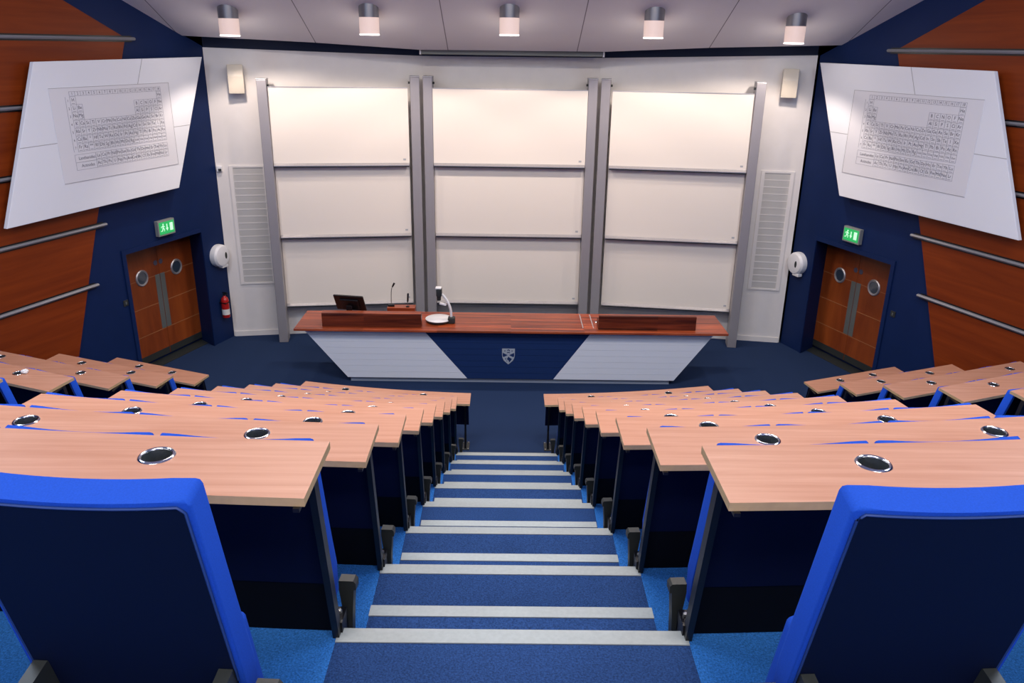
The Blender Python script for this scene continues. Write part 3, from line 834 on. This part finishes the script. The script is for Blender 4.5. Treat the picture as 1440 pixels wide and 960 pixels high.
bm = BM(); tube(bm, [(0, 0, 0.01), (0.002, 0, 0.08)], 0.005, 8); finish('stem', bm, M_bsteel, t)
bm = BM(); tube(bm, [(0.002, 0, 0.075), (0.005, 0, 0.10), (0.013, -0.005, 0.21), (0.015, -0.005, 0.225)], 0.014, 12, radii=[0.008, 0.014, 0.016, 0.010]); finish('capsule', bm, M_black, t, smooth=50)

# visualiser
t = thing('document_camera', 'white round document camera with curved arm on the lecture bench', 'document camera', (-1.07, 2.40, 0.9))
bm = BM(); lathe(bm, [(0, 0.018), (0.19, 0.018), (0.195, 0.03), (0.19, 0.05), (0, 0.05)], 48); finish('base_disc', bm, M_dgrey, t, smooth=40)
bm = BM(); lathe(bm, [(0, 0.058), (0.196, 0.058), (0.203, 0.053), (0.203, 0.046), (0, 0.046)], 48); o = finish('work_surface', bm, M_wplast, t, smooth=40); o['label'] = 'bright white round tray'
bm = BM(); lathe(bm, [(0, 0.0), (0.15, 0.0), (0.15, 0.02), (0, 0.02)], 32); finish('foot_ring', bm, M_black, t)
bm = BM(); box(bm, (0.205, -0.06, 0.05), (0.11, 0.13, 0.10), bevel=0.022); finish('arm_housing', bm, M_dgrey, t, smooth=40)
bm = BM(); tube(bm, arc_pts((0.20, -0.06, 0.09), (0.215, -0.07, 0.30), (0.06, -0.05, 0.46), 14), 0.019, 12); finish('arm', bm, M_wplast, t, smooth=50)
bm = BM(); box(bm, (0.02, -0.05, 0.49), (0.085, 0.12, 0.12), bevel=0.014); cyl(bm, (0.015, -0.05, 0.44), (0.015, -0.05, 0.36), 0.036, 0.03, 18); head = finish('camera_head', bm, M_dgrey, t, smooth=40)
bm = BM(); box(bm, (0.012, -0.05, 0.557), (0.09, 0.11, 0.018), bevel=0.006); finish('head_cap', bm, M_wplast, head)
bm = BM(); tube(bm, [(0.16, -0.05, 0.33), (0.10, -0.03, 0.30), (0.07, -0.02, 0.295)], 0.008, 8); box(bm, (0.075, -0.02, 0.29), (0.11, 0.06, 0.03), Matrix.Rotation(0.25, 4, 'Y'), bevel=0.01); finish('side_light', bm, M_wplast, t, smooth=40)

# ------------------------------------------------------------------ desks
ORD = ['front', 'second', 'third', 'fourth', 'fifth', 'sixth', 'seventh', 'eighth', 'ninth']
def rowname(k): return 'front row' if k == 0 else '%s row from the front' % ORD[k]
BL = {-1: 'left', 1: 'right'}

def desk(k, sd, f0, f1, b0, b1, frontf, ports, name_bank, lab, grp, sup):
    """front edge from f0 to f1 (x,y world, |x| side) following frontf(x); back edge b0..b1; ports = [(x,y)]"""
    z = k * DZ
    org = Vector(((f0[0] + f1[0]) / 2, (f0[1] + f1[1]) / 2, z))
    t = thing('desk', lab, 'desk', org, 0, grp)
    n = 12
    fr = [Vector((f0[0] + (f1[0] - f0[0]) * i / n, frontf(f0[0] + (f1[0] - f0[0]) * i / n), 0)) for i in range(n + 1)]
    bk = []
    off0 = b0[1] - frontf(b0[0]); off1 = b1[1] - frontf(b1[0])
    for i in range(n + 1):
        x = b0[0] + (b1[0] - b0[0]) * i / n
        bk.append(Vector((x, frontf(x) + off0 + (off1 - off0) * i / n, 0)))
    loop = [(p.x - org.x, p.y - org.y) for p in fr] + [(p.x - org.x, p.y - org.y) for p in bk[::-1]]
    holes = []
    for (px, py) in ports:
        holes.append([(px - org.x + 0.044 * math.cos(a), py - org.y + 0.044 * math.sin(a)) for a in [2 * math.pi * q / 28 for q in range(28)]])
    bm = BM(); holed(bm, loop, holes, HD, 0.026, mi_side=1)
    finish('desktop', bm, [M_desk, M_lip], t)
    for (px, py) in ports:
        T_ = Matrix.Translation((px - org.x, py - org.y, HD))
        bm = BM(); lathe(bm, [(0.0425, -0.004), (0.0425, 0.002), (0.046, 0.005), (0.051, 0.004), (0.054, 0.0005), (0.046, 0.0)], 36, T_, closed=True)
        ring = finish('grommet_ring', bm, M_chrome, t, smooth=60); 
        bm = BM(); lathe(bm, [(0.043, 0.0), (0.040, -0.05), (0.038, -0.085), (0, -0.085)], 28, T_); finish('grommet_cup', bm, M_cup, ring, smooth=40)
    # modesty panel leaning back under the front edge
    def lean(x, zz):   # front-plane y at height zz
        return frontf(x) + 0.045 - 0.17 * (zz / HD)
    z_lo, z_hi = (0.32, HD - 0.03) if k == 0 else (0.24, HD - 0.03)
    bm = BM()
    xs = [f0[0] + (f1[0] - f0[0]) * (0.012 + 0.976 * i / n) for i in range(n + 1)]
    V = []
    for x in xs:
        V.append([bm.verts.new((x - org.x, lean(x, zz) + dy - org.y, zz)) for zz, dy in ((z_lo, -0.012), (z_hi, -0.012), (z_hi, -0.03), (z_lo, -0.03))])
    for i in range(n):
        for q in range(4):
            bm.faces.new((V[i][q], V[i + 1][q], V[i + 1][(q + 1) % 4], V[i][(q + 1) % 4]))
    bm.faces.new(V[0]); bm.faces.new(V[-1][::-1])
    finish('modesty_panel', bm, M_panel, t)
    if k > 0:
        bm = BM(); V = []
        for x in xs:
            V.append([bm.verts.new((x - org.x, lean(x, zz) + dy - org.y, zz)) for zz, dy in ((0.004, -0.016), (0.25, -0.016), (0.25, -0.026), (0.004, -0.026))])
        for i in range(n):
            for q in range(4):
                bm.faces.new((V[i][q], V[i + 1][q], V[i + 1][(q + 1) % 4], V[i][(q + 1) % 4]))
        bm.faces.new(V[0]); bm.faces.new(V[-1][::-1])
        finish('kick_board', bm, M_kick, t)
    # supports
    for j, x in enumerate(sup):
        bm = BM()
        yb, yt = lean(x, 0.0) - 0.04, lean(x, HD) - 0.04
        a, b = Vector((x - org.x, yb - org.y, 0.0)), Vector((x - org.x, yt - org.y, HD - 0.027))
        prism(bm, [a + Vector((-0.011, -0.022, 0)), a + Vector((0.011, -0.022, 0)), a + Vector((0.011, 0.022, 0)), a + Vector((-0.011, 0.022, 0))], b - a)
        # arm under the top
        box(bm, (x - org.x, yt - 0.08 - org.y, HD - 0.033), (0.018, 0.20, 0.012))
        leg = finish('support_leg', bm, M_black, t)
        if k > 0:
            bm = BM()
            yf = frontf(x) + 0.05 - org.y
            box(bm, (x - org.x, yf, 0.005), (0.035, 0.085, 0.080)); box(bm, (x - org.x, yf + 0.035, -0.03), (0.035, 0.012, 0.07))
            finish('foot_bracket', bm, M_black, leg)
            bm = BM()
            for (yy, zz) in ((yf - 0.030, 0.048), (yf + 0.012, 0.048)):
                cyl(bm, (x - org.x, yy, zz - 0.006), (x - org.x, yy, zz + 0.006), 0.008, seg=10)
            finish('bolt', bm, M_bolt, leg)
        else:
            bm = BM()
            tube(bm, arc_pts((x - org.x, yb - org.y - 0.12, 0.01), (x - org.x, yb - org.y - 0.10, 0.2), (x - org.x, yb - org.y - 0.03, 0.36)), 0.013, 8)
            finish('brace', bm, M_black, leg)
            bm = BM(); box(bm, (x - org.x, yb - 0.05 - org.y, 0.005), (0.10, 0.22, 0.010), bevel=0.002); finish('foot_plate', bm, M_dgrey, leg)
            bm = BM()
            for dx in (-0.035, 0.035):
                for dy in (-0.14, 0.04): cyl(bm, (x - org.x + dx, yb - org.y + dy, 0.008), (x - org.x + dx, yb - org.y + dy, 0.018), 0.008, seg=10)
            finish('bolt', bm, M_bolt, leg)
    # small steel bracket under the back edge
    bx = f0[0] + (f1[0] - f0[0]) * 0.12
    bm = BM(); box(bm, (bx - org.x, frontf(bx) - 0.28 - org.y, HD - 0.034), (0.16, 0.03, 0.014)); finish('under_bracket', bm, M_bsteel, t)
    return t

INNER_END = [2.655, 2.755, 2.755, 2.74, 2.715, 2.71, 2.70, 2.71, 2.72]
for k in range(9):
    for sd in (-1, 1):
        xa = (0.466 if k == 0 else 0.578) * sd
        xb = INNER_END[k] * sd
        yk = -k * DY
        ff = lambda x, k=k, yk=yk: yk + y0(k) + sag(k, x)
        ports = [(sd * px, ff(px) - 0.128) for px in (1.07, 2.085)]
        desk(k, sd, (xa, ff(xa)), (xb, ff(xb)), (xa, ff(xa) - DW), (xb + sd * 0.065, ff(xb) - DW + 0.012), ff, ports, BL[sd],
             'beech-topped desk, %s in the block %s of the centre aisle' % (rowname(k), BL[sd]), 'desks %s of the centre aisle' % BL[sd],
             [xa + sd * (0.07 if k == 0 else 0.022), sd * 1.704, xb - sd * 0.03])
OLEN = [1.60, 1.86, 2.12, 2.38, 2.62]
OPORT = [(0.50, 1.07), (0.53, 1.33), (0.56, 1.78), (0.58, 1.80), (0.60, 1.85)]
for k in range(5):
    for sd in (-1, 1):
        tx, ty = tip(k)
        yk = -k * DY
        ta = math.tan(OA)
        ff = lambda x, tx=tx, ty=ty, yk=yk, ta=ta: yk + ty + ta * (abs(x) - tx) - 0.012 * (abs(x) - tx) ** 2 * 0
        x1 = tx + OLEN[k] * math.cos(OA)
        ports = []
        for sp in OPORT[k]:
            px = tx + sp * math.cos(OA) + 0.128 * math.sin(OA); py = yk + ty + sp * math.sin(OA) - 0.128 * math.cos(OA)
            ports.append((sd * px, py))
        desk(k, sd, (sd * tx, ff(tx)), (sd * x1, ff(x1)), (sd * (tx + 0.07), ff(tx) - 0.335), (sd * (x1 + 0.07), ff(x1) - 0.335), ff, ports, BL[sd],
             'beech-topped desk, %s in the far %s block by the wall' % (rowname(k), BL[sd]), 'desks in the far %s block' % BL[sd],
             [sd * (tx + 0.035), sd * (tx + x1) / 2, sd * (x1 - 0.04)])

# ------------------------------------------------------------------ seats
LEAN = D2R(14)
SV = Vector((0, -math.sin(LEAN), math.cos(LEAN)))      # up the back
SW = Vector((0, -math.cos(LEAN), -math.sin(LEAN)))     # through the back, to the rear
S0 = Vector((0, 0.102, 0.379))                          # bottom front of the back, seat-local (origin at rel y -0.75)
def sp(u, v, w): return S0 + Vector((u, 0, 0)) + SV * v + SW * w
def back_outline(hw, v0, v1, dip):
    pts = []
    n = 10
    r = 0.014
    pts.append((-hw + 0.03, v0)); pts.append((hw - 0.03, v0)); pts.append((hw - 0.006, v0 + 0.03)); pts.append((hw, v0 + 0.12))
    pts.append((hw, v1 - r)); pts.append((hw - 0.007, v1 - 0.007))
    for i in range(n + 1):
        u = (hw - r) * (1 - 2 * i / n)
        pts.append((u, v1 - dip * (1 - (u / (hw - r)) ** 2)))
    pts.append((-hw + 0.007, v1 - 0.007)); pts.append((-hw, v1 - r)); pts.append((-hw, v0 + 0.12)); pts.append((-hw + 0.006, v0 + 0.03))
    return pts
def make_seat():
    t = thing('tip_up_seat', '-', 'seat')
    ol = back_outline(0.257, 0.0, 0.722, 0.018)
    bm = BM()
    vs = prism(bm, [sp(u, v, 0.0) for u, v in ol], SW * 0.070)
    es = [e for e in bm.edges if len(e.link_faces) == 2 and any(len(f.verts) > 4 for f in e.link_faces)]
    bmesh.ops.bevel(bm, geom=es, offset=0.008, segments=3, affect='EDGES', profile=0.6)
    # padded front: swell the middle
    finish('backrest', bm, M_fab, t, smooth=50)
    ol2 = back_outline(0.241, 0.016, 0.704, 0.014)
    bm = BM(); prism(bm, [sp(u, v, 0.065) for u, v in ol2], SW * 0.009)
    sh = finish('back_shell', bm, M_shell, t, smooth=30)
    bm = BM()
    pl = [sp(u, v, 0.073) for u, v in back_outline(0.243, 0.014, 0.706, 0.014)]
    tube(bm, pl[3:] + pl[:1], 0.0032, 6); finish('piping', bm, M_pipe, sh, smooth=60)
    bm = BM()
    M_ = Matrix(((1, 0, 0, 0), (0, SW.y, SV.y, 0), (0, SW.z, SV.z, 0), (0, 0, 0, 1)))
    box(bm, sp(0, 0.02, -0.058), (0.432, 0.080, 0.32), M_, bevel=0.022); finish('seat_pan', bm, M_fab, t, smooth=50)
    bm = BM(); box(bm, sp(0, 0.02, -0.0145), (0.40, 0.006, 0.26), M_); finish('pan_shell', bm, M_shell, t)
    for u in (-0.222, 0.222):
        bm = BM()
        pr = [(-0.125, 0.52), (-0.035, 0.535), (0.00, 0.50), (-0.03, 0.30), (-0.035, 0.0), (-0.075, 0.0), (-0.075, 0.30), (-0.115, 0.44)]
        prism(bm, [Vector((u - 0.017, y + 0.02, z)) for y, z in pr], (0.034, 0, 0))
        st = finish('standard', bm, M_dgrey, t)
        bm = BM(); box(bm, (u, -0.055, 0.006), (0.07, 0.12, 0.012), bevel=0.003); finish('foot', bm, M_black, st)
    return t
def kids(o): return [c for c in o.children]
proto = make_seat()
# the end standard that shows at the aisle end of a row
bm = BM()
pr = [(-0.034, 0.535), (0.026, 0.535), (0.036, 0.525), (0.036, 0.500), (0.026, 0.498), (0.016, 0.40), (0.010, 0.30), (-0.020, 0.30), (-0.024, 0.40), (-0.036, 0.50)]
prism(bm, [Vector((x, -0.022, z)) for x, z in pr], (0, 0.040, 0))
for xx in (-0.015, 0.006):
    prism(bm, [Vector((xx - 0.005, -0.012, 0.31)), Vector((xx + 0.005, -0.012, 0.31)), Vector((xx + 0.005 + (0.012 if xx > 0 else 0), -0.012, 0.0)), Vector((xx - 0.005 + (0.012 if xx > 0 else 0), -0.012, 0.0))], (0, 0.022, 0))
box(bm, (0, 0, 0.006), (0.06, 0.10, 0.012))
end_std = finish('end_standard', bm, M_dgrey, None)
first = [True]
def copy_seat(loc, rz, label, group, end_side=0):
    if first[0]:
        r = proto; first[0] = False
    else:
        r = proto.copy(); COL.objects.link(r)
        for ch in kids(proto):
            if ch.name.startswith('end_standard'): continue
            c = ch.copy(); COL.objects.link(c); c.parent = r
            for g in kids(ch):
                d = g.copy(); COL.objects.link(d); d.parent = c
    r.location = loc; r.rotation_euler = (0, 0, rz)
    r['label'] = label; r['group'] = group
    if end_side:
        e = end_std.copy(); COL.objects.link(e); e.parent = r; e.location = (end_side * 0.326, -0.035, -0.02); e.scale.x = end_side * 0.85
    return r
PLACE = ['at the centre aisle', 'second from the centre aisle', 'third from the centre aisle', 'fourth from the centre aisle']
PLACO = ['at the side aisle', 'second from the side aisle', 'third from the side aisle', 'fourth from the side aisle', 'fifth from the side aisle']
for k in range(9):
    ns = 1 if k == 8 else (3 if k == 7 else 4)
    for sd in (-1, 1):
        for j in range(ns):
            x0s = 0.64 if k > 0 else 0.60
            pitch = 0.5255 if k > 0 else 0.535
            x = x0s + pitch * (j + 0.5)
            a = x / Rk(k)
            y = -k * DY + sag(k, x) - 0.755
            copy_seat((sd * x, y, k * DZ - (0.012 if k == 8 else 0)), sd * a, 'blue tip-up seat %s, %s, %s block' % (PLACE[j], rowname(k), BL[sd]),
                      'blue seats %s of the centre aisle' % BL[sd], -sd if j == 0 else 0)
for k in range(5):
    ns = [3, 4, 4, 4, 4][k]
    for sd in (-1, 1):
        tx, ty = tip(k)
        for j in range(ns):
            s = 0.06 + 0.5255 * (j + 0.5) - 0.235
            p = 0.715
            bx = tx + s * math.cos(OA) + p * math.sin(OA)
            by = -k * DY + ty + s * math.sin(OA) - p * math.cos(OA)
            copy_seat((sd * bx, by, k * DZ - 0.01), sd * OA, 'blue tip-up seat %s, %s, far %s block' % (PLACO[j], rowname(k), BL[sd]),
                      'blue seats in the far %s block' % BL[sd], -sd if j == 0 else 0)
bpy.data.objects.remove(end_std)

# crumpled paper on a far-left desk
bm = BM()
bmesh.ops.create_icosphere(bm, subdivisions=3, radius=0.030)
for v in bm.verts:
    f = 1 + 0.35 * (random.random() - 0.5); v.co *= f; v.co.z *= 0.75
for v in bm.verts: v.co.z = max(v.co.z, -0.019)
o = finish('crumpled_paper', bm, M_paper, None, loc=(-4.69, -2.16, 3 * DZ + HD + 0.020))
tag(o, 'crumpled white paper ball on the fourth desk of the far left block', 'paper')

# ------------------------------------------------------------------ ceiling lamps
LP = [(-4.0, 2.85), (-2.0, 2.75), (-0.03, 2.70), (2.0, 2.72), (4.03, 2.82)]
LN = ['leftmost', 'second from the left', 'middle', 'second from the right', 'rightmost']
for (x, y), nm in zip(LP, LN):
    zt = ceil_z(y)
    t = thing('ceiling_lamp', '%s cylindrical ceiling lamp above the whiteboards' % nm, 'ceiling lamp', (x, y, zt), 0, 'cylindrical ceiling lamps')
    R_, L_ = 0.139, 0.355
    # upper metal can cut to the slope
    bm = BM(); seg = 40; A, B_ = [], []
    for i in range(seg):
        a = 2 * math.pi * i / seg; dx, dy = R_ * math.cos(a), R_ * math.sin(a)
        A.append(bm.verts.new((dx, dy, -CSL * dy - 0.001))); B_.append(bm.verts.new((dx, dy, -0.12)))
    for i in range(seg): bm.faces.new((A[i], A[(i + 1) % seg], B_[(i + 1) % seg], B_[i]))
    bm.faces.new(A)
    finish('can', bm, M_lampm, t, smooth=40)
    bm = BM(); lathe(bm, [(R_ - 0.001, -0.12), (R_ - 0.001, -L_ + 0.018), (R_ - 0.008, -L_ + 0.018), (R_ - 0.008, -0.12)], seg, closed=True); finish('frosted_sleeve', bm, M_lampg, t, smooth=40)
    bm = BM(); lathe(bm, [(R_, -L_ + 0.018), (R_, -L_), (R_ - 0.010, -L_), (R_ - 0.010, -L_ + 0.018)], seg, closed=True); finish('rim', bm, M_lampr, t, smooth=40)
    bm = BM(); lathe(bm, [(0, -0.19), (R_ - 0.012, -0.19), (R_ - 0.012, -0.18), (0, -0.18)], seg); finish('reflector', bm, M_chrome, t, smooth=40)
    li = bpy.data.lights.new('lamp_beam', 'SPOT'); li.energy = 106; li.color = (1.0, 0.84, 0.72)
    li.spot_size = D2R(128); li.spot_blend = 0.3; li.shadow_soft_size = 0.06
    lo = link(bpy.data.objects.new('lamp_beam', li)); lo.location = (x, y, zt - L_ + 0.01)
    lo.rotation_euler = (D2R(8), D2R(11) * (1 if x > 3 else -1 if x < -3 else 0), 0)
    li2 = bpy.data.lights.new('lamp_sleeve_glow', 'POINT'); li2.energy = 9; li2.color = (1.0, 0.92, 0.85); li2.shadow_soft_size = 0.14
    lo2 = link(bpy.data.objects.new('lamp_sleeve_glow', li2)); lo2.location = (x, y, zt - L_ - 0.05)

# general lighting: unseen area lights above the seats, without fixtures
def area(x, y, z, sx, sy, e, col):
    li = bpy.data.lights.new('unseen_ceiling_light', 'AREA'); li.shape = 'RECTANGLE'; li.size = sx; li.size_y = sy
    li.energy = e; li.color = col
    lo = link(bpy.data.objects.new('unseen_ceiling_light', li)); lo.location = (x, y, z)
    return lo
zf = ceil_z(YFLAT) - 0.05
area(0, -10.2, zf, 6.0, 0.8, 240, (1.0, 0.94, 0.90))
area(0, -2.9, zf, 5.0, 0.8, 330, (1.0, 0.90, 0.82))  # fill light added to brighten the whiteboards
area(-4.6, -5.0, zf, 1.0, 3.0, 255, (0.76, 0.86, 1.0))
area(4.6, -5.0, zf, 1.0, 3.0, 255, (0.76, 0.86, 1.0))

w = bpy.data.worlds.new('room_ambient'); scene.world = w; w.use_nodes = True
w.node_tree.nodes['Background'].inputs[0].default_value = (0.5, 0.55, 0.65, 1)
w.node_tree.nodes['Background'].inputs[1].default_value = 0.0

# ------------------------------------------------------------------ camera
cam = bpy.data.cameras.new('camera'); co = link(bpy.data.objects.new('camera', cam))
pitch, roll, yaw = CAMP = (0.3525, 0.0154, 0.0094)
fwd = Vector((math.sin(yaw) * math.cos(pitch), math.cos(yaw) * math.cos(pitch), -math.sin(pitch)))
right = Vector((math.cos(yaw), -math.sin(yaw), 0)); up = right.cross(fwd)
r2 = right * math.cos(roll) + up * math.sin(roll); u2 = -right * math.sin(roll) + up * math.cos(roll)
co.matrix_world = Matrix(((r2.x, u2.x, -fwd.x, -0.039), (r2.y, u2.y, -fwd.y, -9.378), (r2.z, u2.z, -fwd.z, 4.9165), (0, 0, 0, 1)))
cam.sensor_fit = 'HORIZONTAL'; cam.sensor_width = 36; cam.lens = 1128.27 / 1440 * 36
cam.clip_start = 0.05; cam.clip_end = 100
scene.camera = co

vs_ = scene.view_settings
vs_.view_transform = 'Standard'; vs_.look = 'None'; vs_.exposure = 0.0; vs_.gamma = 1.0; vs_.use_curve_mapping = False
